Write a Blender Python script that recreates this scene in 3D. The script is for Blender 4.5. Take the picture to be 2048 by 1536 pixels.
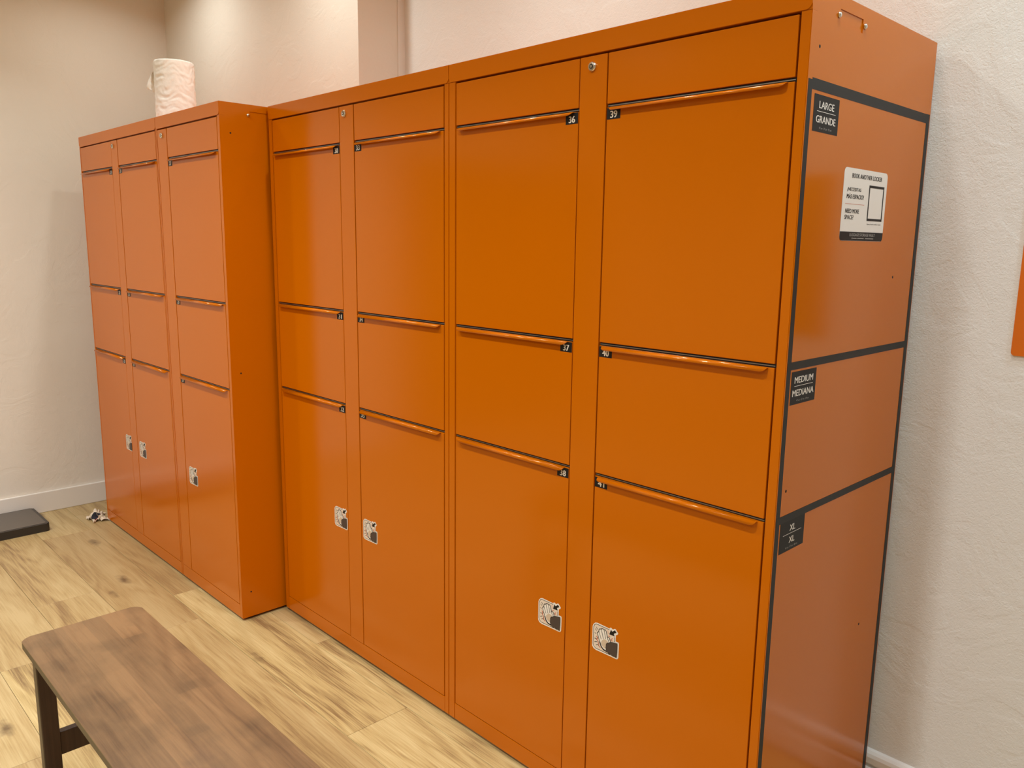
import bpy, bmesh, math, random
from mathutils import Vector, Matrix, noise
from mathutils.geometry import tessellate_polygon

for o in list(bpy.data.objects):
    bpy.data.objects.remove(o)
scene = bpy.context.scene
COL = scene.collection

# ------------------------------------------------------------------ camera
cam_d = bpy.data.cameras.new('camera')
cam = bpy.data.objects.new('camera', cam_d)
COL.objects.link(cam)
F_PX = 1608.7
cam_d.sensor_fit = 'HORIZONTAL'
cam_d.sensor_width = 36.0
cam_d.lens = F_PX / 2048 * 36.0
cam_d.clip_start = 0.01
_r = Vector((0.69379823, 0.7200381, 0.01375347))
_u = Vector((-0.13428179, 0.11057843, 0.98475419))
_f = Vector((-0.70753969, 0.68506755, -0.17340712))
cam.matrix_world = Matrix(((_r.x, _u.x, -_f.x, 0.73321522),
                           (_r.y, _u.y, -_f.y, -1.44490957),
                           (_r.z, _u.z, -_f.z, 1.43569754),
                           (0, 0, 0, 1)))
scene.camera = cam

# ------------------------------------------------------------------ world, lamps, exposure
world = bpy.data.worlds.new('world')
scene.world = world
world.use_nodes = True
world.node_tree.nodes['Background'].inputs[0].default_value = (0.9, 0.85, 0.8, 1)
world.node_tree.nodes['Background'].inputs[1].default_value = 0.05
vs = scene.view_settings
vs.view_transform = 'Standard'
vs.look = 'None'
vs.exposure = 0.22
vs.gamma = 1.0
vs.use_curve_mapping = False

CEIL = 2.85
WARM = (1.0, 1.05, 1.0)
COOL_FILL = (0.84, 1.10, 1.32)  # tint of the unseen fill lamps added on the right
NEUT = (1.0, 1.04, 1.02)


def downlight(x, y, power, color, size=0.10, spread=130):
    l = bpy.data.lights.new('downlight', 'AREA')
    l.shape = 'DISK'
    l.size = size
    l.energy = power
    l.color = color
    l.spread = math.radians(spread)
    o = bpy.data.objects.new('downlight', l)
    COL.objects.link(o)
    o.location = (x, y, CEIL - 0.012)
    return o


for x, y, p in ((-3.27, 0.0, 3.6), (-2.15, -0.03, 4.8), (-1.05, -0.03, 6.5), (0.22, -0.03, 6.0)):
    downlight(x, y, p, WARM, 0.10, 145)
downlight(0.90, 0.34, 7.5, COOL_FILL, 0.10, 165)  # unseen fill lamp, added close to the right wall to brighten it
for x, p in ((-3.05, 12), (-1.6, 14), (-0.2, 14)):
    downlight(x, -1.25, p, NEUT, 0.12, 130)
downlight(1.3, -1.3, 6, COOL_FILL, 0.16, 150)  # second added fill lamp, cooler light for the right side
for x, p in ((-2.6, 19), (-0.6, 19), (1.4, 8)):
    downlight(x, -2.9, p, NEUT, 0.16, 150)

# ------------------------------------------------------------------ materials
MATS = {}


def lin(c):
    return tuple(((v / 255) / 12.92 if v / 255 <= 0.04045 else ((v / 255 + 0.055) / 1.055) ** 2.4) for v in c) + (1.0,)


def base_mat(name, rgb, rough=0.5, metallic=0.0, spec=0.5, bump=None, coat=0.0):
    m = bpy.data.materials.new(name)
    m.use_nodes = True
    nt = m.node_tree
    b = nt.nodes['Principled BSDF']
    b.inputs['Base Color'].default_value = lin(rgb)
    b.inputs['Roughness'].default_value = rough
    b.inputs['Metallic'].default_value = metallic
    b.inputs['Specular IOR Level'].default_value = spec
    b.inputs['Coat Weight'].default_value = coat
    b.inputs['Coat Roughness'].default_value = 0.12
    if bump:
        scale, dist, detail = bump
        tc = nt.nodes.new('ShaderNodeTexCoord')
        n = nt.nodes.new('ShaderNodeTexNoise')
        n.inputs['Scale'].default_value = scale
        n.inputs['Detail'].default_value = detail
        bp = nt.nodes.new('ShaderNodeBump')
        bp.inputs['Strength'].default_value = 1.0
        bp.inputs['Distance'].default_value = dist
        nt.links.new(tc.outputs['Object'], n.inputs['Vector'])
        nt.links.new(n.outputs['Fac'], bp.inputs['Height'])
        nt.links.new(bp.outputs['Normal'], b.inputs['Normal'])
    MATS[name] = m
    return m


ORANGE = base_mat('orange_powder_coat', (200, 103, 0), 0.16, spec=0.42, bump=(420, 0.00006, 1.0))
ORANGE.node_tree.nodes['Principled BSDF'].inputs['Specular Tint'].default_value = (1.0, 0.80, 0.50, 1)
BLACKP = base_mat('black_gap_seal', (22, 20, 20), 0.5)
GREYROD = base_mat('grey_steel_rod', (150, 145, 140), 0.35, metallic=0.8)
CHROME = base_mat('chrome_lock', (225, 220, 212), 0.16, metallic=1.0)
DARKHOLE = base_mat('dark_hole', (10, 8, 6), 0.8)
STK_BLACK = base_mat('sticker_black', (22, 21, 20), 0.5, spec=0.3)
STK_WHITE = base_mat('sticker_white', (238, 228, 216), 0.4)
STK_FIELD = base_mat('sticker_pale_field', (228, 208, 188), 0.4)
STK_TAN = base_mat('sticker_tan', (206, 182, 156), 0.4)
STK_BROWN = base_mat('sticker_brown', (72, 58, 52), 0.5)
STK_RED = base_mat('sticker_red', (205, 92, 50), 0.4)
STK_GREY = base_mat('sticker_grey_print', (165, 160, 152), 0.5)
TAPE = base_mat('charcoal_tape', (38, 37, 35), 0.5, spec=0.3)
SIGN_O = base_mat('orange_sign', (214, 106, 8), 0.4)
SIGN_E = base_mat('sign_pale_edge', (235, 195, 165), 0.5)
BLACKBOX = base_mat('black_plastic', (44, 40, 37), 0.33, bump=(900, 0.00005, 1.0))
SLABTOP = base_mat('slab_grey_top', (92, 84, 76), 0.4, bump=(900, 0.00005, 1.0))
PAPER = base_mat('tissue_paper', (252, 249, 243), 0.9, spec=0.15, bump=(60, 0.0015, 3.0))
CARD = base_mat('cardboard_core', (150, 120, 85), 0.9)
RAGW = base_mat('rag_white', (226, 208, 186), 0.9, spec=0.1)
RAGD = base_mat('rag_navy', (34, 32, 44), 0.8)
RAGR = base_mat('rag_red', (150, 44, 30), 0.8)


def wall_mat(name, rgb, fine, coarse):
    m = bpy.data.materials.new(name)
    m.use_nodes = True
    nt = m.node_tree
    L = nt.links.new
    b = nt.nodes['Principled BSDF']
    b.inputs['Roughness'].default_value = 0.75
    b.inputs['Specular IOR Level'].default_value = 0.25
    tc = nt.nodes.new('ShaderNodeTexCoord')
    n1 = nt.nodes.new('ShaderNodeTexNoise')
    n1.inputs['Scale'].default_value = 150
    n1.inputs['Detail'].default_value = 4
    n1.inputs['Distortion'].default_value = 1.2
    n2 = nt.nodes.new('ShaderNodeTexNoise')
    n2.inputs['Scale'].default_value = 5
    n2.inputs['Detail'].default_value = 5
    n2.inputs['Distortion'].default_value = 2.0
    r2 = nt.nodes.new('ShaderNodeValToRGB')
    r2.color_ramp.elements[0].position = 0.47
    r2.color_ramp.elements[1].position = 0.56
    L(tc.outputs['Object'], n1.inputs['Vector'])
    L(tc.outputs['Object'], n2.inputs['Vector'])
    L(n2.outputs['Fac'], r2.inputs['Fac'])
    b1 = nt.nodes.new('ShaderNodeBump')
    b1.inputs['Distance'].default_value = fine
    b2 = nt.nodes.new('ShaderNodeBump')
    b2.inputs['Distance'].default_value = coarse
    L(n1.outputs['Fac'], b1.inputs['Height'])
    L(r2.outputs['Color'], b2.inputs['Height'])
    L(b1.outputs['Normal'], b2.inputs['Normal'])
    L(b2.outputs['Normal'], b.inputs['Normal'])
    n3 = nt.nodes.new('ShaderNodeTexNoise')
    n3.inputs['Scale'].default_value = 2.2
    n3.inputs['Detail'].default_value = 3
    mx = nt.nodes.new('ShaderNodeMix')
    mx.data_type = 'RGBA'
    mx.inputs[6].default_value = lin(rgb)
    mx.inputs[7].default_value = lin(tuple(v - 7 for v in rgb))
    L(tc.outputs['Object'], n3.inputs['Vector'])
    L(n3.outputs['Fac'], mx.inputs[0])
    L(mx.outputs[2], b.inputs['Base Color'])
    return m


WALL = wall_mat('plaster_bounce_tint', (234, 226, 214), 0.0004, 0.0004)  # warmer than WALL_R: orange bounce light put into the paint colour
WALL_R = wall_mat('rolled_plaster', (234, 232, 228), 0.0010, 0.0005)
CEILM = base_mat('ceiling_white', (240, 236, 230), 0.9)
SKIRT = base_mat('painted_skirting', (232, 226, 218), 0.45)
REFLECT_BROWN = base_mat('reflect_recess_brown', (120, 82, 55), 0.8)  # dark brown for the added recess that the doors mirror


def wood_mat(name, dark, mid, light, gx, gy, knots=True, rough=0.42, random_tone=0.5, tone_dark=(150, 118, 80), staves=False):
    m = bpy.data.materials.new(name)
    m.use_nodes = True
    nt = m.node_tree
    L = nt.links.new
    N = nt.nodes.new
    b = nt.nodes['Principled BSDF']
    b.inputs['Roughness'].default_value = rough
    tc = N('ShaderNodeTexCoord')
    oi = N('ShaderNodeObjectInfo')
    mul = N('ShaderNodeMath'); mul.operation = 'MULTIPLY'; mul.inputs[1].default_value = 57.0
    L(oi.outputs['Random'], mul.inputs[0])
    comb = N('ShaderNodeCombineXYZ')
    for i in range(3):
        L(mul.outputs[0], comb.inputs[i])
    add = N('ShaderNodeVectorMath'); add.operation = 'ADD'
    L(tc.outputs['Object'], add.inputs[0])
    L(comb.outputs[0], add.inputs[1])

    def mapped(sx, sy, sz):
        mp = N('ShaderNodeMapping')
        mp.inputs['Scale'].default_value = (sx, sy, sz)
        L(add.outputs[0], mp.inputs['Vector'])
        return mp.outputs[0]
    # cathedral figure: warped bands
    n0 = N('ShaderNodeTexNoise'); n0.inputs['Scale'].default_value = 1.0; n0.inputs['Detail'].default_value = 2.5
    n0.inputs['Distortion'].default_value = 0.4
    L(mapped(gx * 0.6, gy * 0.45, 1), n0.inputs['Vector'])
    bands = N('ShaderNodeMath'); bands.operation = 'MULTIPLY'; bands.inputs[1].default_value = 9.0
    L(n0.outputs['Fac'], bands.inputs[0])
    ping = N('ShaderNodeMath'); ping.operation = 'PINGPONG'; ping.inputs[1].default_value = 0.5
    L(bands.outputs[0], ping.inputs[0])
    # fine pores
    n1 = N('ShaderNodeTexNoise'); n1.inputs['Scale'].default_value = 1.0; n1.inputs['Detail'].default_value = 5
    n1.inputs['Roughness'].default_value = 0.65
    L(mapped(gx * 4, gy * 15, 1), n1.inputs['Vector'])
    # broad tone
    n2 = N('ShaderNodeTexNoise'); n2.inputs['Scale'].default_value = 1.0; n2.inputs['Detail'].default_value = 3
    L(mapped(gx * 0.5, gy * 0.6, 1), n2.inputs['Vector'])
    s1 = N('ShaderNodeMath'); s1.operation = 'MULTIPLY'; s1.inputs[1].default_value = 0.26
    L(ping.outputs[0], s1.inputs[0])
    s2 = N('ShaderNodeMath'); s2.operation = 'MULTIPLY_ADD'; s2.inputs[1].default_value = 0.62
    L(n1.outputs['Fac'], s2.inputs[0]); L(s1.outputs[0], s2.inputs[2])
    s3 = N('ShaderNodeMath'); s3.operation = 'MULTIPLY_ADD'; s3.inputs[1].default_value = 0.66
    L(n2.outputs['Fac'], s3.inputs[0]); L(s2.outputs[0], s3.inputs[2])
    ramp = N('ShaderNodeValToRGB')
    e = ramp.color_ramp.elements
    e[0].position = 0.50; e[0].color = lin(dark)
    e[1].position = 0.86; e[1].color = lin(light)
    k = e.new(0.66); k.color = lin(mid)
    L(s3.outputs[0], ramp.inputs['Fac'])
    out = ramp.outputs['Color']
    # board to board tone
    rt = N('ShaderNodeMath'); rt.operation = 'MULTIPLY'; rt.inputs[1].default_value = random_tone
    fr = N('ShaderNodeMath'); fr.operation = 'FRACT'
    L(mul.outputs[0], fr.inputs[0]); L(fr.outputs[0], rt.inputs[0])
    mt = N('ShaderNodeMix'); mt.data_type = 'RGBA'; mt.blend_type = 'MIX'
    mt.inputs[7].default_value = lin(tone_dark)
    L(rt.outputs[0], mt.inputs[0]); L(out, mt.inputs[6])
    out = mt.outputs[2]
    if knots:
        vo = N('ShaderNodeTexVoronoi'); vo.inputs['Scale'].default_value = 1.0
        nd = N('ShaderNodeTexNoise'); nd.inputs['Scale'].default_value = 30
        L(add.outputs[0], nd.inputs['Vector'])
        mp = mapped(2.1, 5.5, 1)
        dis = N('ShaderNodeVectorMath'); dis.operation = 'SCALE'; dis.inputs[3].default_value = 0.16
        L(nd.outputs['Color'], dis.inputs[0])
        ad2 = N('ShaderNodeVectorMath'); ad2.operation = 'ADD'
        L(mp, ad2.inputs[0]); L(dis.outputs[0], ad2.inputs[1])
        L(ad2.outputs[0], vo.inputs['Vector'])
        kr = N('ShaderNodeValToRGB')
        kr.color_ramp.elements[0].position = 0.03; kr.color_ramp.elements[0].color = (0.85, 0.85, 0.85, 1)
        kr.color_ramp.elements[1].position = 0.15; kr.color_ramp.elements[1].color = (0, 0, 0, 1)
        L(vo.outputs['Distance'], kr.inputs['Fac'])
        mk = N('ShaderNodeMix'); mk.data_type = 'RGBA'
        mk.inputs[7].default_value = lin((92, 70, 46))
        L(kr.outputs['Color'], mk.inputs[0]); L(out, mk.inputs[6])
        out = mk.outputs[2]
    if staves:
        br = N('ShaderNodeTexBrick')
        br.inputs['Scale'].default_value = 1.0
        br.inputs['Brick Width'].default_value = 0.34
        br.inputs['Row Height'].default_value = 0.047
        br.inputs['Mortar Size'].default_value = 0.0
        br.inputs['Bias'].default_value = 0.0
        br.inputs['Color1'].default_value = (0.86, 0.86, 0.86, 1)
        br.inputs['Color2'].default_value = (1.10, 1.08, 1.05, 1)
        L(tc.outputs['Object'], br.inputs['Vector'])
        st = N('ShaderNodeTexNoise'); st.inputs['Scale'].default_value = 9; st.inputs['Detail'].default_value = 4
        L(tc.outputs['Object'], st.inputs['Vector'])
        sr = N('ShaderNodeValToRGB')
        sr.color_ramp.elements[0].position = 0.30; sr.color_ramp.elements[0].color = (0.72, 0.74, 0.76, 1)
        sr.color_ramp.elements[1].position = 0.50; sr.color_ramp.elements[1].color = (1, 1, 1, 1)
        L(st.outputs['Fac'], sr.inputs['Fac'])
        for src in (br.outputs['Color'], sr.outputs['Color']):
            ml = N('ShaderNodeMix'); ml.data_type = 'RGBA'; ml.blend_type = 'MULTIPLY'; ml.inputs[0].default_value = 1.0
            L(out, ml.inputs[6]); L(src, ml.inputs[7])
            out = ml.outputs[2]
    L(out, b.inputs['Base Color'])
    bp = N('ShaderNodeBump'); bp.inputs['Distance'].default_value = 0.0003; bp.inputs['Strength'].default_value = 0.6
    L(n1.outputs['Fac'], bp.inputs['Height']); L(bp.outputs['Normal'], b.inputs['Normal'])
    return m


OAK = wood_mat('oak_plank', (134, 107, 70), (186, 160, 108), (211, 189, 138), 1.5, 14)
BENCHTOP = wood_mat('brown_bench_wood', (94, 68, 44), (115, 86, 57), (131, 100, 68), 1.6, 10, knots=False, rough=0.34, random_tone=0.0, staves=True)
BENCHLEG = wood_mat('dark_bench_wood', (44, 30, 22), (60, 42, 31), (74, 53, 40), 10, 10, knots=False, rough=0.4, random_tone=0.0)
SUBFLOOR = base_mat('floor_joint_dark', (96, 74, 50), 0.8)

# ------------------------------------------------------------------ mesh helpers


def add_box(bm, x0, x1, y0, y1, z0, z1, mi=0):
    v = [bm.verts.new(p) for p in ((x0, y0, z0), (x1, y0, z0), (x1, y1, z0), (x0, y1, z0),
                                   (x0, y0, z1), (x1, y0, z1), (x1, y1, z1), (x0, y1, z1))]
    fs = []
    for idx in ((3, 2, 1, 0), (4, 5, 6, 7), (0, 1, 5, 4), (1, 2, 6, 5), (2, 3, 7, 6), (3, 0, 4, 7)):
        f = bm.faces.new([v[i] for i in idx])
        f.material_index = mi
        fs.append(f)
    return fs


def add_prism(bm, pts, y0, y1, mi=0):
    """pts = outline in x,z; extruded from y0 (front) to y1."""
    a = [bm.verts.new((p[0], y0, p[1])) for p in pts]
    b = [bm.verts.new((p[0], y1, p[1])) for p in pts]
    f = bm.faces.new(a); f.material_index = mi
    f = bm.faces.new(list(reversed(b))); f.material_index = mi
    n = len(pts)
    for i in range(n):
        f = bm.faces.new((a[(i + 1) % n], a[i], b[i], b[(i + 1) % n]))
        f.material_index = mi


def bevel(bm, w, seg=2):
    bmesh.ops.bevel(bm, geom=list(bm.edges), offset=w, segments=seg, profile=0.5, affect='EDGES')


def obj(name, bm, mats, parent=None, smooth=False, loc=None):
    bmesh.ops.recalc_face_normals(bm, faces=bm.faces)
    me = bpy.data.meshes.new(name)
    bm.to_mesh(me)
    bm.free()
    for m in (mats if isinstance(mats, (list, tuple)) else [mats]):
        me.materials.append(m)
    if smooth:
        me.polygons.foreach_set('use_smooth', [True] * len(me.polygons))
    o = bpy.data.objects.new(name, me)
    COL.objects.link(o)
    if parent:
        o.parent = parent
    if loc:
        o.location = loc
    return o


def box_obj(name, mat, parent, x0, x1, y0, y1, z0, z1, bev=0.0, seg=2):
    """A bevelled box whose origin sits at its own base centre."""
    c = ((x0 + x1) / 2, (y0 + y1) / 2, z0)
    bm = bmesh.new()
    add_box(bm, x0 - c[0], x1 - c[0], y0 - c[1], y1 - c[1], 0, z1 - z0)
    if bev:
        bevel(bm, bev, seg)
    return obj(name, bm, mat, parent, loc=c)


def thing(name, label, cat, loc=(0, 0, 0), group=None):
    o = bpy.data.objects.new(name, None)
    o.empty_display_size = 0.1
    COL.objects.link(o)
    o.location = loc
    tag(o, label, cat, group)
    return o


def tag(o, label, cat, group=None):
    o['label'] = label
    o['category'] = cat
    if group:
        o['group'] = group
    return o


def struct(o):
    o['kind'] = 'structure'
    return o


# flat print: layers of polygons in (u, v), built up a few hundredths of a millimetre each
STEP = 0.00022


class Print:
    def __init__(self):
        self.items = []      # (verts2d, tris, material, layer)

    def poly(self, pts, mat, layer):
        tris = tessellate_polygon([[Vector((p[0], p[1], 0)) for p in pts]])
        self.items.append((list(pts), [tuple(t) for t in tris], mat, layer))

    def rect(self, u0, v0, u1, v1, mat, layer):
        self.poly([(u0, v0), (u1, v0), (u1, v1), (u0, v1)], mat, layer)

    def stroke(self, pts, w, mat, layer):
        for (a, b) in zip(pts[:-1], pts[1:]):
            d = Vector((b[0] - a[0], b[1] - a[1]))
            if d.length < 1e-9:
                continue
            d.normalize()
            n = Vector((-d.y, d.x)) * (w / 2)
            e = d * (w * 0.35)
            self.poly([(a[0] - e.x + n.x, a[1] - e.y + n.y), (a[0] - e.x - n.x, a[1] - e.y - n.y),
                       (b[0] + e.x - n.x, b[1] + e.y - n.y), (b[0] + e.x + n.x, b[1] + e.y + n.y)], mat, layer)

    def text(self, s, u0, v0, u1, v1, mat, layer, bold=0.0):
        """bold = stroke thickening as a share of the letter height, by shifted copies"""
        vs_, fs_ = glyphs(s, 0.0)
        xs = [p[0] for p in vs_]; ys = [p[1] for p in vs_]
        e = bold * (v1 - v0)
        sx = (u1 - u0 - 2 * e) / (max(xs) - min(xs)); sy = (v1 - v0) / (max(ys) - min(ys))
        mx, my = min(xs), min(ys)
        for k, d in enumerate((0.0,) if bold == 0 else (-e, 0.0, e)):
            self.items.append(([(u0 + e + d + (p[0] - mx) * sx, v0 + (p[1] - my) * sy) for p in vs_], fs_, mat, layer + 0.12 * k))

    def build(self, name, parent, loc, axis):
        """axis 'front': u=+x, v=+z, out=-y; 'side': u=+y, v=+z, out=+x."""
        mats = []
        me_v, me_f, mi = [], [], []
        for pts, fs, mat, layer in self.items:
            if mat not in mats:
                mats.append(mat)
            k = mats.index(mat)
            off = len(me_v)
            w = 0.0003 + layer * STEP
            for (u, v) in pts:
                me_v.append((u, -w, v) if axis == 'front' else (w, u, v))
            for f in fs:
                me_f.append([off + i for i in f]); mi.append(k)
        me = bpy.data.meshes.new(name)
        me.from_pydata(me_v, [], me_f)
        for m in mats:
            me.materials.append(m)
        me.polygons.foreach_set('material_index', mi)
        bm = bmesh.new(); bm.from_mesh(me)
        want = Vector((0, -1, 0)) if axis == 'front' else Vector((1, 0, 0))
        for f in bm.faces:
            f.normal_update()
            if f.normal.dot(want) < 0:
                f.normal_flip()
        bm.to_mesh(me); bm.free()
        o = bpy.data.objects.new(name, me)
        COL.objects.link(o)
        o.parent = parent
        o.location = loc
        return o


_GL = {}


def glyphs(s, bold):
    key = (s, bold)
    if key in _GL:
        return _GL[key]
    cu = bpy.data.curves.new('print_text', 'FONT')
    cu.body = s
    cu.size = 1.0
    cu.resolution_u = 3
    cu.offset = bold
    cu.fill_mode = 'FRONT'
    t = bpy.data.objects.new('print_text', cu)
    COL.objects.link(t)
    dg = bpy.context.evaluated_depsgraph_get()
    dg.update()
    ev = t.evaluated_get(dg)
    me = ev.to_mesh()
    vs_ = [(v.co.x, v.co.y) for v in me.vertices]
    fs_ = [tuple(p.vertices) for p in me.polygons]
    ev.to_mesh_clear()
    bpy.data.objects.remove(t)
    bpy.data.curves.remove(cu)
    _GL[key] = (vs_, fs_)
    return _GL[key]


# ------------------------------------------------------------------ setting
XL, YB_L, YB_R, XJ = -3.935, 0.41, 0.630, -2.066
XR, YF = 2.9, -5.2
FZ = -0.010
WT = 0.12


def wall_box(name, mat, *b):
    return struct(box_obj(name, mat, None, *b))


# left wall, with an unseen opening added to darken the door reflections
OP0, OP1, OPH = -1.95, -4.3, 2.05
bm = bmesh.new()
add_box(bm, XL - WT, XL, OP0, YB_L + WT, FZ, CEIL)
add_box(bm, XL - WT, XL, OP1, OP0, OPH, CEIL)
add_box(bm, XL - WT, XL, YF, OP1, FZ, CEIL)
struct(obj('wall_left', bm, WALL))
# back wall: nearer section behind the left cabinets, set back behind the right ones
bm = bmesh.new()
add_box(bm, XL - WT, XJ, YB_L, YB_R + WT, FZ, CEIL)
struct(obj('wall_back_left', bm, WALL))
wall_box('wall_back', WALL_R, XJ, XR, YB_R, YB_R + WT, FZ, CEIL)
wall_box('wall_right', WALL, XR, XR + WT, YF, YB_R + WT, FZ, CEIL)
wall_box('wall_front', WALL, XL - WT, XR + WT, YF - WT, YF, FZ, CEIL)
wall_box('ceiling', CEILM, XL - WT, XR + WT, YF - WT, YB_R + WT, CEIL, CEIL + 0.1)
# added brown recess behind the opening, out of view, for the doors to reflect
bm = bmesh.new()
add_box(bm, -6.6, -6.5, OP1 - 0.6, OP0 + 0.6, FZ, CEIL)
add_box(bm, -6.5, XL - WT, OP1 - 0.6, OP1 - 0.5, FZ, CEIL)
add_box(bm, -6.5, XL - WT, OP0 + 0.5, OP0 + 0.6, FZ, CEIL)
add_box(bm, -6.5, XL - WT, OP1 - 0.5, OP0 + 0.5, OPH + 0.4, OPH + 0.5)
add_box(bm, -6.5, XL - WT, OP1 - 0.5, OP0 + 0.5, FZ - 0.05, FZ)
struct(obj('wall_reflect_recess', bm, REFLECT_BROWN))

# corner bead where the back wall steps back
bm = bmesh.new()
add_box(bm, XJ, XJ + 0.004, YB_R - 0.034, YB_R, 0.11, CEIL)
struct(obj('trim_1', bm, SKIRT))

# skirting boards
bm = bmesh.new()
add_box(bm, XL, XL + 0.016, OP0, YB_L, FZ, 0.100)
bevel(bm, 0.003)
struct(obj('baseboard_left', bm, SKIRT))
bm = bmesh.new()
prof = [(0, FZ), (-0.020, FZ), (-0.020, 0.050), (-0.017, 0.058), (-0.006, 0.060), (-0.006, 0.068),
        (-0.016, 0.070), (-0.017, 0.088), (-0.014, 0.097), (-0.008, 0.103), (0, 0.106)]
a = [bm.verts.new((XJ + 0.01, YB_R + p[0], p[1])) for p in prof]
b = [bm.verts.new((XR, YB_R + p[0], p[1])) for p in prof]
bm.faces.new(a); bm.faces.new(list(reversed(b)))
for i in range(len(prof)):
    j = (i + 1) % len(prof)
    bm.faces.new((a[i], a[j], b[j], b[i]))
struct(obj('baseboard_back', bm, SKIRT))

# floor: base slab plus one object per plank
floor = struct(box_obj('floor', SUBFLOOR, None, XL - 0.12, XR, YF, YB_R, FZ - 0.06, FZ - 0.0025))
PW, PL, GAP = 0.2195, 1.30, 0.0010
random.seed(4)
known = {-2: -2.70, -1: -2.18, 0: -2.45, -3: -2.24, -4: -2.95, 1: -3.0}
plank_cache = {}


def plank_mesh(w, l):
    key = (round(w, 3), round(l, 3))
    if key not in plank_cache:
        bm = bmesh.new()
        add_box(bm, 0, l, 0, w, -0.002, 0.0)
        top = [e for e in bm.edges if all(v.co.z > -0.001 for v in e.verts)]
        bmesh.ops.bevel(bm, geom=top, offset=0.0006, segments=1, affect='EDGES')
        bmesh.ops.recalc_face_normals(bm, faces=bm.faces)
        me = bpy.data.meshes.new('plank')
        bm.to_mesh(me); bm.free()
        me.materials.append(OAK)
        plank_cache[key] = me
    return plank_cache[key]


row = 3
while True:
    y0 = -0.28 + PW * row           # row 0 runs from y=-0.28 to -0.06
    y1 = y0 + PW
    if y1 < YF:
        break
    y0c, y1c = max(y0, YF), min(y1, YB_R)
    if y1c - y0c > 0.01:
        off = known.get(row, random.uniform(-3, -1.7))
        x = off
        while x > XL:
            x -= PL
        while x < XR:
            xa, xb = max(x, XL), min(x + PL, XR)
            if xb - xa > 0.02:
                me = plank_mesh(y1c - y0c - GAP, xb - xa - GAP)
                o = bpy.data.objects.new('plank', me)
                COL.objects.link(o)
                o.parent = floor
                o.location = (xa - floor.location.x, y0c - floor.location.y, FZ - floor.location.z)
            x += PL
    row -= 1

# ------------------------------------------------------------------ locker cabinets
H = 1.900
CAPB, PT, H1, H2, H3, DB = 1.8545, 1.8492, 1.7416, 1.2091, 0.8938, 0.0524
TH = 0.019      # sheet depth of doors and frame
SG = 0.0016     # gap beside doors

HAND = dict(
    outer=[(1, 18), (1, 64), (3, 70), (9, 76), (16, 78), (54, 77), (56, 80), (60, 80.5), (64, 78), (71, 82.5), (74, 81), (81, 74), (79, 70), (74, 67), (74, 51), (83, 51), (84.5, 47), (84, 12), (81, 7), (76, 6), (58, 6), (14, 5), (6, 7), (1.5, 12)],
    border=[(54, 74), (13, 74), (8, 71), (4.5, 64), (4, 19), (6, 14), (12, 10), (58, 10)],
    border2=[(71, 60), (71, 49)],
    field=[(14, 73), (54, 74), (58, 73), (56, 64), (70, 62), (71, 49), (61, 44), (46, 33), (44, 21), (56, 11), (12, 10), (6, 14), (4, 19), (5, 64), (8, 71)],
    hand=[(48, 16), (38, 16), (31, 21), (26, 31), (23, 38), (20, 45), (17, 52), (19, 55), (22, 57), (22, 62), (25, 66), (29, 66), (31, 69), (36, 69), (38, 68), (42, 69), (45, 66), (47, 59), (49, 52), (51, 54), (55, 53), (57, 49), (59, 43), (46, 33), (44, 21)],
    palm=[(31, 36), (38, 43), (44, 44), (50, 42), (52, 40), (46, 34), (44, 27), (44, 22), (39, 21), (33, 25), (30, 30)],
    sleeve=[(46, 34), (49, 38), (55, 41), (57, 43), (63, 45), (80, 48), (80, 29), (79, 11), (72, 12), (68, 10.5), (62, 12.5), (56, 12), (52, 14.5), (48, 15), (46, 19), (45, 20), (46, 23), (44, 25), (46, 28), (45, 30)],
    arrow=[(59, 76), (63, 72), (71, 79), (76, 74), (69, 70), (68, 67), (71, 63), (54, 62)],
)


def mm(pts):
    return [(p[0] / 1000, p[1] / 1000) for p in pts]


def hand_print():
    p = Print()
    p.poly(mm(HAND['outer']), STK_WHITE, 0)
    p.poly(mm(HAND['field']), STK_FIELD, 1)
    p.stroke(mm(HAND['border']), 0.0012, STK_BLACK, 2)
    p.stroke(mm(HAND['border2']), 0.0012, STK_BLACK, 2)
    p.stroke(mm([(15, 42), (18, 39), (15.5, 34), (20, 30), (21, 26), (22.5, 20), (27, 17)]), 0.0022, STK_RED, 2)
    p.stroke(mm([(65, 55), (60, 51), (61, 48), (65, 49)]), 0.0016, STK_RED, 2)
    p.stroke(mm([(52, 57), (56, 57.5)]), 0.0016, STK_RED, 2)
    p.stroke(mm([(49.5, 70), (51, 62)]), 0.0008, STK_RED, 2)
    for a, b in (((13, 66), (17, 61)), ((10, 60), (14, 57)), ((9, 50), (13, 48)), ((9, 35), (14, 36)), ((9, 25), (16, 28)), ((14, 19), (20, 22))):
        p.stroke(mm([a, b]), 0.0014, STK_BLACK, 2)
    p.poly(mm(HAND['hand']), STK_WHITE, 3)
    p.poly(mm(HAND['palm']), STK_TAN, 4)
    p.stroke(mm(HAND['hand'][:23]), 0.0016, STK_BLACK, 5)
    for a, b in (((22, 57), (30, 41)), ((29, 66), (37, 44)), ((38, 67), (44, 47)), ((49, 52), (53, 43))):
        p.stroke(mm([a, b]), 0.0013, STK_BLACK, 5)
    p.stroke(mm([(26, 31), (31, 21), (38, 16), (48, 15)]), 0.0032, STK_BLACK, 5)
    p.poly(mm(HAND['sleeve']), STK_BROWN, 6)
    p.stroke(mm([(80, 48), (80, 29), (79, 11), (68, 11), (56, 12), (48, 15)]), 0.0012, STK_BLACK, 7)
    p.stroke(mm([(46, 34), (55, 41), (63, 45), (80, 48)]), 0.0008, STK_BLACK, 7)
    p.poly(mm(HAND['arrow']), STK_BLACK, 2)
    return p


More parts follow.
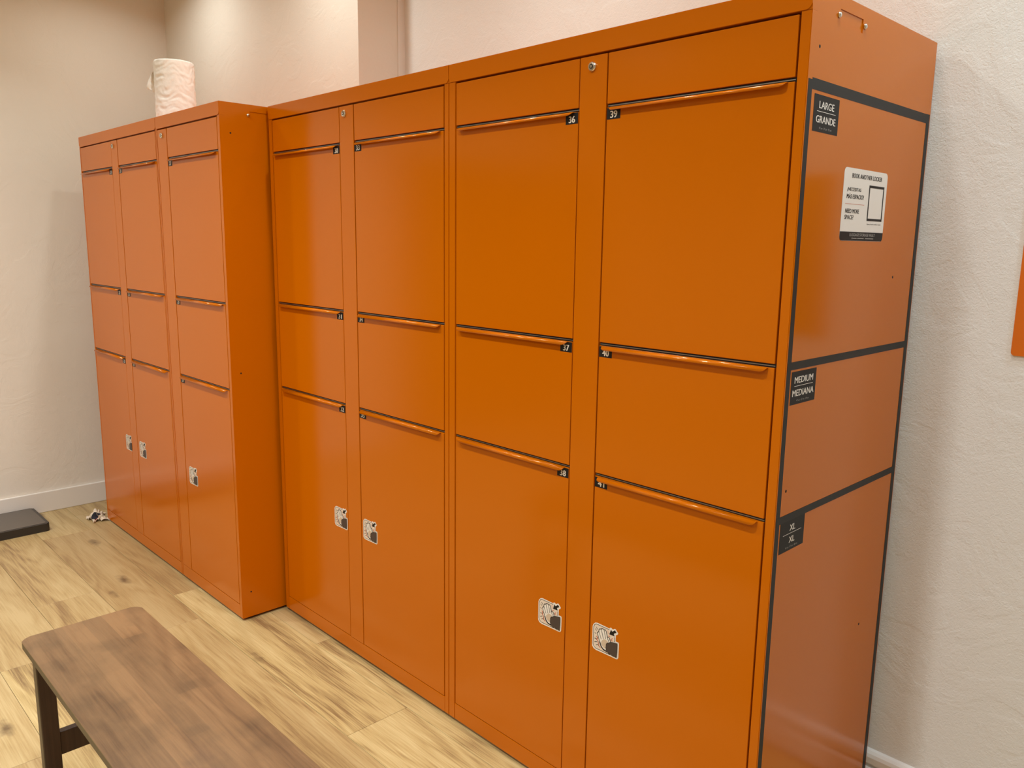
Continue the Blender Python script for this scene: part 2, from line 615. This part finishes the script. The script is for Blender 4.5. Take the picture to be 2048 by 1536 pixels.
def number_print(num, w=0.038, h=0.025):
    p = Print()
    p.rect(0, 0, w, h, STK_BLACK, 0)
    p.text(str(num), 0.0095, 0.0030, w - 0.0085, 0.0178, STK_WHITE, 1, bold=0.05)
    return p


def handle_obj(door, x0, x1, ztop):
    """curved lip folded out from the door's top edge; local to the door's origin"""
    prof = [(0.0015, 0.0), (-0.0030, 0.0004), (-0.0066, -0.0008), (-0.0100, -0.0031), (-0.0122, -0.0053), (-0.0134, -0.0076)]
    t = 0.0013
    n = len(prof) - 1
    bm = bmesh.new()
    rows = []
    for i, (y, z) in enumerate(prof):
        s = i / n
        inset = 0.009 * (1 - math.sqrt(max(0.0, 1 - s ** 2.4)))
        rows.append((x0 + inset, x1 - inset * 1.25, y, z))
    up, dn = [], []
    for i, (xa, xb, y, z) in enumerate(rows):
        a = prof[max(0, i - 1)]; b = prof[min(n, i + 1)]
        d = Vector((b[0] - a[0], b[1] - a[1])).normalized()
        nn = (d.y, -d.x)        # inner side
        if nn[1] > 0:
            nn = (-nn[0], -nn[1])
        up.append([bm.verts.new((xa, y, ztop + z)), bm.verts.new((xb, y, ztop + z))])
        dn.append([bm.verts.new((xa, y + nn[0] * t, ztop + z + nn[1] * t)), bm.verts.new((xb, y + nn[0] * t, ztop + z + nn[1] * t))])
    for i in range(n):
        bm.faces.new((up[i][0], up[i][1], up[i + 1][1], up[i + 1][0]))
        bm.faces.new((dn[i][1], dn[i][0], dn[i + 1][0], dn[i + 1][1]))
        bm.faces.new((up[i][0], up[i + 1][0], dn[i + 1][0], dn[i][0]))
        bm.faces.new((up[i + 1][1], up[i][1], dn[i][1], dn[i + 1][1]))
    bm.faces.new((up[0][1], up[0][0], dn[0][0], dn[0][1]))
    bm.faces.new((up[n][0], up[n][1], dn[n][1], dn[n][0]))
    o = obj('door_handle', bm, ORANGE, door, smooth=True)
    return o


def lathe(bm, prof, axis, seg=20, mi=0):
    """prof = (r, h) pairs turned about axis 'y' (h runs towards -y) or 'x' (towards +x) or 'z'."""
    rings = []
    for r, h in prof:
        ring = []
        for k in range(seg):
            a = 2 * math.pi * k / seg
            c, s = r * math.cos(a), r * math.sin(a)
            ring.append(bm.verts.new({'y': (c, -h, s), 'x': (h, c, s), 'z': (c, s, h)}[axis]))
        rings.append(ring)
    for a, b in zip(rings[:-1], rings[1:]):
        for k in range(seg):
            f = bm.faces.new((a[k], a[(k + 1) % seg], b[(k + 1) % seg], b[k])); f.material_index = mi
    f = bm.faces.new(rings[0]); f.material_index = mi
    f = bm.faces.new(rings[-1]); f.material_index = mi


def lock_obj(parent, x, z):
    bm = bmesh.new()
    lathe(bm, [(0.0105, 0), (0.0105, 0.004), (0.009, 0.0065), (0.0055, 0.0068), (0.0055, 0.0055)], 'y', 24, 0)
    lathe(bm, [(0.0052, 0.004), (0.0052, 0.0072), (0.0038, 0.0072), (0.0036, 0.0062)], 'y', 20, 1)
    lathe(bm, [(0.0034, 0.004), (0.0034, 0.0074)], 'y', 16, 0)
    return obj('lock', bm, [CHROME, DARKHOLE], parent, loc=(x, 0, z))


def make_cabinet(label, x0, x1, yf, depth, stiles, columns, mullions, top_slot=True):
    """columns: list of dict(x0,x1,nums,side,hand_x); world x throughout, converted to local."""
    t = thing('locker_cabinet', label, 'locker', (x0, yf, 0), 'orange locker cabinets along the wall')
    W = x1 - x0
    lx = lambda x: x - x0
    g = 0.0007
    # carcass: top, back, left side, front web; the right side panel may hold a slot
    bm = bmesh.new()
    add_box(bm, g, W - g - 0.002, TH + 0.001, depth, 0.0, H - 0.0005)
    obj('carcass', bm, ORANGE, t)
    # right side panel
    px0, px1 = W - g - 0.002, W - g
    bm = bmesh.new()
    sy0, sy1, sz0, sz1 = 0.112, 0.212, 1.850, 1.876
    ys = [TH, sy0, sy1, depth]
    zs = [0.0, sz0, sz1, H]
    if top_slot:
        V = {}
        for i, y in enumerate(ys):
            for j, z in enumerate(zs):
                V[i, j] = bm.verts.new((px1, y, z))
        for i in range(3):
            for j in range(3):
                if (i, j) != (1, 1):
                    bm.faces.new((V[i, j], V[i + 1, j], V[i + 1, j + 1], V[i, j + 1]))
        q = [V[1, 1], V[2, 1], V[2, 2], V[1, 2]]
        inn = [bm.verts.new((px1 - 0.0018, v.co.y, v.co.z)) for v in q]
        for k in range(4):
            bm.faces.new((q[k], q[(k + 1) % 4], inn[(k + 1) % 4], inn[k]))
        bm.faces.new(inn)
    else:
        add_box(bm, px0, px1, TH, depth, 0.0, H)
    side = obj('side_panel', bm, ORANGE, t)
    if top_slot:
        for yy in (0.1055, 0.2195):
            bm = bmesh.new()
            lathe(bm, [(0.0058, 0), (0.0056, 0.002), (0.004, 0.0042), (0.0015, 0.005)], 'x', 16)
            obj('screw', bm, CHROME, side, smooth=True, loc=(px1, yy, 1.864))
        for (yy, zz) in ((0.038, 1.797), (0.037, 0.95), (0.038, 0.10), (0.478, 1.369), (0.472, 0.517)):
            if yy < depth:
                bm = bmesh.new()
                lathe(bm, [(0.0032, 0), (0.0030, 0.0003)], 'x', 12)
                obj('screw_hole', bm, DARKHOLE, side, loc=(px1, yy, zz))
    # frame stiles
    for (a, b) in stiles:
        bm = bmesh.new()
        add_box(bm, -(b - a) / 2 + g, (b - a) / 2 - g, 0.0, TH, 0.0, CAPB - 0.0006)
        es = [e for e in bm.edges if all(v.co.y < 1e-6 for v in e.verts)]
        bmesh.ops.bevel(bm, geom=es, offset=0.0013, segments=2, affect='EDGES')
        obj('stile', bm, ORANGE, t, loc=(lx((a + b) / 2), 0, 0))
    # top cap with rounded lower corners
    r = 0.010
    pts = [(g, H), (g, CAPB + r)]
    for k in range(1, 6):
        a = k / 5 * math.pi / 2
        pts.append((g + r - r * math.cos(a), CAPB + r - r * math.sin(a)))
    for k in range(0, 6):
        a = k / 5 * math.pi / 2
        pts.append((W - g - r + r * math.sin(a), CAPB + r - r * math.cos(a)))
    pts.append((W - g, H))
    bm = bmesh.new()
    add_prism(bm, pts, -0.0014, 0.0004)
    es = [e for e in bm.edges if all(abs(v.co.y + 0.0014) < 1e-5 for v in e.verts)]
    bmesh.ops.bevel(bm, geom=es, offset=0.0011, segments=2, affect='EDGES')
    add_box(bm, g, W - g, 0.0004, TH, CAPB - 0.0004, H)
    obj('top_cap', bm, ORANGE, t)
    # bottom rail and recessed dark base
    xs0, xs1 = stiles[0][1], stiles[-1][0]
    box_obj('bottom_rail', ORANGE, t, lx(xs0), lx(xs1), 0.0006, TH, 0.0, DB - 0.0016, 0.0008)
    box_obj('plinth', BLACKP, t, 0.02, W - 0.02, 0.02, depth - 0.02, FZ, 0.0)
    for (a, b, lk) in mullions:
        m = box_obj('mullion', ORANGE, t, lx(a) + SG, lx(b) - SG, -0.0006, TH, DB, PT, 0.0010)
        lock_obj(m, lx(lk) - m.location.x, 1.826 - DB).location.y = -m.location.y
    for c in columns:
        a, b = lx(c['x0']) + SG, lx(c['x1']) - SG
        box_obj('fascia_panel', ORANGE, t, a, b, 0.0, TH, H1, PT, 0.0012)
        spans = [(H2, H1 - 0.008), (H3, H2 - 0.008), (DB, H3 - 0.008)]
        for k, (z0, z1) in enumerate(spans):
            zb = z0 + (0.0012 if k == 2 else 0)
            d = box_obj('door', ORANGE, t, a, b, 0.0, TH, zb, z1, 0.0012)
            d['label'] = 'orange steel locker door number %d' % c['nums'][k]
            ox, oy, oz = d.location
            # dark seal with steel rod in the gap above the door
            bm = bmesh.new()
            add_box(bm, a - 0.001 - ox, b + 0.001 - ox, 0.006 - oy, TH - oy, z1 - oz + 0.0002, z1 + 0.0078 - oz, 0)
            add_box(bm, a - ox, b - ox, 0.0035 - oy, 0.0055 - oy, z1 + 0.0028 - oz, z1 + 0.0048 - oz, 1)
            obj('gap_seal', bm, [BLACKP, GREYROD], d)
            h = handle_obj(d, a + 0.012 - ox, b - 0.013 - ox, z1 - 0.0004 - oz)
            h.location = (0, -oy, 0)
            p = number_print(c['nums'][k])
            nx = (b - 0.0385) if c['side'] == 'R' else (a + 0.0005)
            p.build('number_sticker', d, (nx - ox, -oy, z1 - 0.0262 - oz), 'front')
            if k == 2:
                hand_print().build('hand_sticker', d, (lx(c['hand']) - 0.001 - ox, -oy, 0.4375 - oz), 'front')
    return t


# C: right-hand cabinet with the taped side
C = make_cabinet('orange cabinet with doors 36 to 41 and dark tape on its side panel', -1.0185, 0.0, 0.0, 0.610,
                 [(-1.0185, -0.9905), (-0.0222, 0.0)],
                 [dict(x0=-0.9892, x1=-0.5507, nums=(36, 37, 38), side='R', hand=-0.6465),
                  dict(x0=-0.4692, x1=-0.0235, nums=(39, 40, 41), side='L', hand=-0.459)],
                 [(-0.5507, -0.4692, -0.512)])
B = make_cabinet('orange cabinet with doors 30 to 35, beside the protruding cabinets', -2.0290, -1.0185, 0.0, 0.600,
                 [(-2.0290, -2.0040), (-1.0390, -1.0185)],
                 [dict(x0=-2.0027, x1=-1.5634, nums=(30, 31, 32), side='R', hand=-1.650),
                  dict(x0=-1.4815, x1=-1.0398, nums=(33, 34, 35), side='L', hand=-1.471)],
                 [(-1.5634, -1.4815, -1.532)], top_slot=False)
A2 = make_cabinet('narrow single-column orange cabinet protruding forward, bare side panel facing the camera', -2.6157, -2.0420, -0.175, 0.570,
                  [(-2.6157, -2.6040), (-2.0635, -2.0420)],
                  [dict(x0=-2.5100, x1=-2.0642, nums=(27, 28, 29), side='L', hand=-2.478)],
                  [(-2.6020, -2.5100, -2.555)])
A1 = make_cabinet('leftmost two-column orange cabinet nearest the corner wall', -3.5751, -2.6157, -0.175, 0.570,
                  [(-3.5751, -3.5635), (-2.6250, -2.6157)],
                  [dict(x0=-3.5629, x1=-3.1385, nums=(21, 22, 23), side='R', hand=-3.212),
                   dict(x0=-3.0587, x1=-2.6256, nums=(24, 25, 26), side='L', hand=-3.036)],
                  [(-3.1385, -3.0587, -3.110)], top_slot=False)

# ---- side of C: tape, size stickers, booking sticker
SX = 1.0185 - 0.0007    # local x of the side face


def tape(y0, z0, y1, z1, lift=0.0):
    bm = bmesh.new()
    add_box(bm, 0, 0.0004 + lift, y0, y1, z0, z1)
    return obj('tape_strip', bm, TAPE, C, loc=(SX, 0, 0))


tape(0.004, 0.02, 0.0195, 1.737)                # front vertical
tape(0.588, 0.02, 0.6065, 1.741)                # rear vertical
tape(0.0195, 1.7205, 0.588, 1.7405)
tape(0.004, 1.198, 0.600, 1.2135, 0.0003)
tape(0.004, 0.883, 0.600, 0.8985, 0.0003)


def size_sticker(y, z, a, b, dims, wa, wb):
    p = Print()
    w, h = 0.105, 0.0665
    p.rect(0, 0, w, h, STK_BLACK, 0)
    c = w / 2
    p.text(a, c - wa / 2, 0.0425, c + wa / 2, 0.0555, STK_WHITE, 1, bold=0.03)
    p.rect(c - 0.039, 0.0365, c + 0.039, 0.0374, STK_WHITE, 1)
    p.text(b, c - wb / 2, 0.0165, c + wb / 2, 0.0295, STK_WHITE, 1, bold=0.03)
    p.text(dims, c - 0.026, 0.0055, c + 0.026, 0.0095, STK_GREY, 1)
    return p.build('size_sticker', C, (SX, y, z), 'side')


size_sticker(0.0315, 1.648, 'LARGE', 'GRANDE', '47 cm · 57 cm · 92 cm', 0.062, 0.081)
size_sticker(0.0245, 1.127, 'MEDIUM', 'MEDIANA', '47 cm · 57 cm · 29 cm', 0.078, 0.090)
size_sticker(0.0245, 0.817, 'XL', 'XL', '47 cm · 57 cm · 80 cm', 0.024, 0.024)

p = Print()
w, h = 0.215, 0.1455


def rrect(u0, v0, u1, v1, r, corners=(1, 1, 1, 1)):
    out = []
    for (cu, cv, a0, on) in ((u0 + r, v0 + r, 180, corners[0]), (u1 - r, v0 + r, 270, corners[1]),
                             (u1 - r, v1 - r, 0, corners[2]), (u0 + r, v1 - r, 90, corners[3])):
        if on:
            for k in range(6):
                a = math.radians(a0 + k * 18)
                out.append((cu + r * math.cos(a), cv + r * math.sin(a)))
        else:
            out.append((cu + (r if a0 in (270, 0) else -r), cv + (r if a0 in (0, 90) else -r)))
    return out


p.poly(rrect(0, 0, w, h, 0.010), STK_WHITE, 0)
p.poly(rrect(0.0005, 0.0004, w - 0.0005, 0.0185, 0.0085, (1, 1, 0, 0)), STK_BLACK, 1)
p.text('BOOK ANOTHER LOCKER', 0.037, 0.1265, 0.186, 0.1355, STK_BLACK, 1, bold=0.04)
p.text('¿NECESITAS', 0.0185, 0.0985, 0.085, 0.1070, STK_BLACK, 1, bold=0.04)
p.text('MÁS ESPACIO?', 0.0185, 0.0850, 0.101, 0.0960, STK_BLACK, 1, bold=0.04)
p.rect(0.014, 0.0740, 0.106, 0.0747, STK_RED, 1)
p.text('NEED MORE', 0.0170, 0.0560, 0.083, 0.0645, STK_BLACK, 1, bold=0.04)
p.text('SPACE?', 0.0160, 0.0435, 0.058, 0.0520, STK_BLACK, 1, bold=0.04)
# dark frame on the right; the code inside it is left blank
for r_ in ((0.124, 0.0425, 0.202, 0.0475), (0.124, 0.1110, 0.202, 0.1160), (0.124, 0.0475, 0.129, 0.1110), (0.197, 0.0475, 0.202, 0.1110)):
    p.rect(*r_, STK_BLACK, 1)
p.text('Scan to book another locker', 0.127, 0.0345, 0.199, 0.0375, STK_BLACK, 1)
p.text('LUGGAGE STORAGE VAULT', 0.046, 0.0095, 0.173, 0.0155, STK_GREY, 2, bold=0.03)
p.rect(0.058, 0.0035, 0.061, 0.0070, STK_GREY, 2)
for (a_, b_) in ((0.063, 0.082), (0.085, 0.117), (0.124, 0.166)):
    p.rect(a_, 0.0045, b_, 0.0060, STK_GREY, 2)
p.build('booking_sticker', C, (SX, 0.183, 1.4485), 'side')['label'] = 'white booking sticker with rounded corners'

# ------------------------------------------------------------------ bench
BX0, BX1, BY0, BY1, BZ = -1.440, -0.330, -1.028, -0.742, 0.450
bench = thing('bench', 'brown wooden bench with dark legs standing on the plank floor', 'bench', (BX0, BY0, FZ))
r = 0.022
pts = rrect(BX0, BY0, BX1, BY1, r)
bm = bmesh.new()
tt = 0.018
lo = [bm.verts.new((q[0] - BX0, q[1] - BY0, BZ - tt - FZ)) for q in pts]
hi = [bm.verts.new((q[0] - BX0, q[1] - BY0, BZ - FZ)) for q in pts]
bm.faces.new(list(reversed(lo)))
bm.faces.new(hi)
for i in range(len(pts)):
    j = (i + 1) % len(pts)
    f = bm.faces.new((lo[i], lo[j], hi[j], hi[i]))
    f.material_index = 1
es = [e for e in bm.edges if all(v.co.z > BZ - FZ - 0.001 for v in e.verts)]
bmesh.ops.bevel(bm, geom=es, offset=0.0025, segments=2, affect='EDGES')
obj('bench_top', bm, [BENCHTOP, BENCHLEG], bench)
L_, W_ = BX1 - BX0, BY1 - BY0
zt = BZ - tt - FZ
for sx in (0.030, L_ - 0.062):
    for sy in (0.016, W_ - 0.056):
        box_obj('leg', BENCHLEG, bench, sx, sx + 0.032, sy, sy + 0.040, 0.0, zt, 0.003)
    box_obj('stretcher', BENCHLEG, bench, sx + 0.006, sx + 0.026, 0.056, W_ - 0.056, 0.145, 0.208, 0.002)
for sy in (0.026, W_ - 0.046):
    box_obj('apron', BENCHLEG, bench, 0.062, L_ - 0.062, sy, sy + 0.020, zt - 0.050, zt, 0.002)

# ------------------------------------------------------------------ paper roll on the left cabinets
RX, RY, RR, RH = -2.835, 0.0, 0.081, 0.262
roll = thing('paper_roll', 'white industrial paper roll standing on top of the left cabinets', 'paper roll', (RX, RY, H))
bm = bmesh.new()
SEG, NR = 120, 64
rings = []
for j in range(NR + 1):
    ring = []
    z = RH * j / NR
    for k in range(SEG):
        a = 2 * math.pi * k / SEG
        w_ = noise.noise(Vector((math.cos(a) * 1.6, math.sin(a) * 1.6, z * 11))) * 1.4
        v = Vector((math.cos(a) * 1.5 + w_, math.sin(a) * 1.5, z * 46 + w_ * 1.5))
        d = -abs(noise.noise(v)) * 0.0046 + noise.noise(v * 2.3) * 0.0012
        rr = RR + d - (0.004 if j in (0, NR) else 0)
        ring.append(bm.verts.new((rr * math.cos(a), rr * math.sin(a), z)))
    rings.append(ring)
for a, b in zip(rings[:-1], rings[1:]):
    for k in range(SEG):
        bm.faces.new((a[k], a[(k + 1) % SEG], b[(k + 1) % SEG], b[k]))
ins = [bm.verts.new((0.024 * math.cos(2 * math.pi * k / SEG), 0.024 * math.sin(2 * math.pi * k / SEG), RH)) for k in range(SEG)]
dn = [bm.verts.new((0.024 * math.cos(2 * math.pi * k / SEG), 0.024 * math.sin(2 * math.pi * k / SEG), 0.02)) for k in range(SEG)]
for k in range(SEG):
    k2 = (k + 1) % SEG
    bm.faces.new((rings[-1][k], rings[-1][k2], ins[k2], ins[k]))
    bm.faces.new((ins[k], ins[k2], dn[k2], dn[k]))
bm.faces.new(rings[0])
obj('paper_body', bm, PAPER, roll, smooth=True)
bm = bmesh.new()
lathe(bm, [(0.0235, 0.02), (0.0235, RH - 0.002), (0.0215, RH - 0.002), (0.0215, 0.02)], 'z', 24)
obj('core', bm, CARD, roll)
# loose torn end hanging at the left
bm = bmesh.new()
ang = math.radians(243)
er = Vector((math.cos(ang), math.sin(ang), 0))
et = Vector((-math.sin(ang), math.cos(ang), 0))
NU, NV = 8, 12
grid = []
for i in range(NU + 1):
    rowv = []
    for j in range(NV + 1):
        s = i / NU
        tv = j / NV
        wd = 0.046 * tv ** 0.75 * (1.0 - 0.45 * max(0.0, tv - 0.75) / 0.25)
        out = RR - 0.006 + wd * s
        zz = RH - 0.050 - 0.080 * tv + 0.014 * s * (1 - tv) + 0.016 * max(0.0, tv - 0.8) * 5 * s
        fold = 0.007 * math.sin(s * 7 + tv * 4) * s + 0.006 * noise.noise(Vector((s * 4, tv * 6, 1.7)))
        pz = er * out + et * fold
        rowv.append(bm.verts.new((pz.x, pz.y, zz + 0.008 * noise.noise(Vector((s * 5, tv * 2, 4.2))))))
    grid.append(rowv)
for i in range(NU):
    for j in range(NV):
        bm.faces.new((grid[i][j], grid[i + 1][j], grid[i + 1][j + 1], grid[i][j + 1]))
loose = obj('loose_sheet', bm, PAPER, roll, smooth=True)
sm = loose.modifiers.new('thick', 'SOLIDIFY'); sm.thickness = 0.0006

# ------------------------------------------------------------------ flat black slab by the left wall
slab = thing('floor_slab', 'low flat black plastic slab lying against the left skirting board', 'base plate', (-3.765, -0.75, FZ))
bm = bmesh.new()
pts = rrect(-0.145, -0.32, 0.165, 0.315, 0.016)
lo = [bm.verts.new((q[0], q[1], 0.0)) for q in pts]
hi = [bm.verts.new((q[0], q[1], 0.040)) for q in pts]
bm.faces.new(list(reversed(lo))); bm.faces.new(hi)
for i in range(len(pts)):
    j = (i + 1) % len(pts)
    bm.faces.new((lo[i], lo[j], hi[j], hi[i]))
es = [e for e in bm.edges if all(v.co.z > 0.039 for v in e.verts)]
bmesh.ops.bevel(bm, geom=es, offset=0.004, segments=3, affect='EDGES')
obj('slab_body', bm, BLACKBOX, slab)
bm = bmesh.new()
pts = rrect(-0.138, -0.313, 0.152, 0.302, 0.012)
a = [bm.verts.new((q[0], q[1], 0.0398)) for q in pts]
b = [bm.verts.new((q[0], q[1], 0.0412)) for q in pts]
bm.faces.new(list(reversed(a))); bm.faces.new(b)
for i in range(len(pts)):
    j = (i + 1) % len(pts)
    bm.faces.new((a[i], a[j], b[j], b[i]))
obj('top_layer', bm, SLABTOP, slab)  # lighter grey layer over nearly the whole slab top

# ------------------------------------------------------------------ crumpled rag at the cabinet's foot
rag = thing('cleaning_rag', 'small crumpled pale cloth on the floor by the leftmost cabinet foot', 'rag', (-3.625, -0.205, FZ))
bm = bmesh.new()
N_ = 30
grid = []
for i in range(N_ + 1):
    rowv = []
    for j in range(N_ + 1):
        u, v = i / N_ * 2 - 1, j / N_ * 2 - 1
        rad = math.hypot(u, v)
        nx = noise.noise(Vector((u * 1.7, v * 1.7, 0.3)))
        ny = noise.noise(Vector((u * 1.7, v * 1.7, 7.3)))
        q = Vector((u * 0.062 + nx * 0.035, v * 0.040 + ny * 0.025))
        env = max(0.0, 1 - rad * 0.72)
        z = 0.0015 + abs(noise.noise(Vector((u * 2.6, v * 2.6, 2.0)))) * 0.055 * (0.35 + env) + 0.020 * env ** 1.5
        rowv.append(bm.verts.new((q.x, q.y, z)))
    grid.append(rowv)
for i in range(N_):
    for j in range(N_):
        f = bm.faces.new((grid[i][j], grid[i + 1][j], grid[i + 1][j + 1], grid[i][j + 1]))
        if 19 <= i <= 24 and 5 <= j <= 13:
            f.material_index = 1 if i < 23 else 2
obj('cloth', bm, [RAGW, RAGD, RAGR], rag, smooth=True)

# ------------------------------------------------------------------ orange sign on the right-hand wall
sign = thing('wall_sign', 'orange panel with a rounded lower corner on the wall right of the lockers', 'sign', (0.218, YB_R, 1.199))
bm = bmesh.new()
pts = rrect(0, 0, 0.30, 0.425, 0.008)
add_prism(bm, pts, -0.0045, -0.0005)
for f in bm.faces:
    f.material_index = 0 if f.normal.y < -0.5 else 1
bm.normal_update()
for f in bm.faces:
    f.material_index = 0 if abs(f.normal.y) > 0.5 else 1
obj('sign_panel', bm, [SIGN_O, SIGN_E], sign)
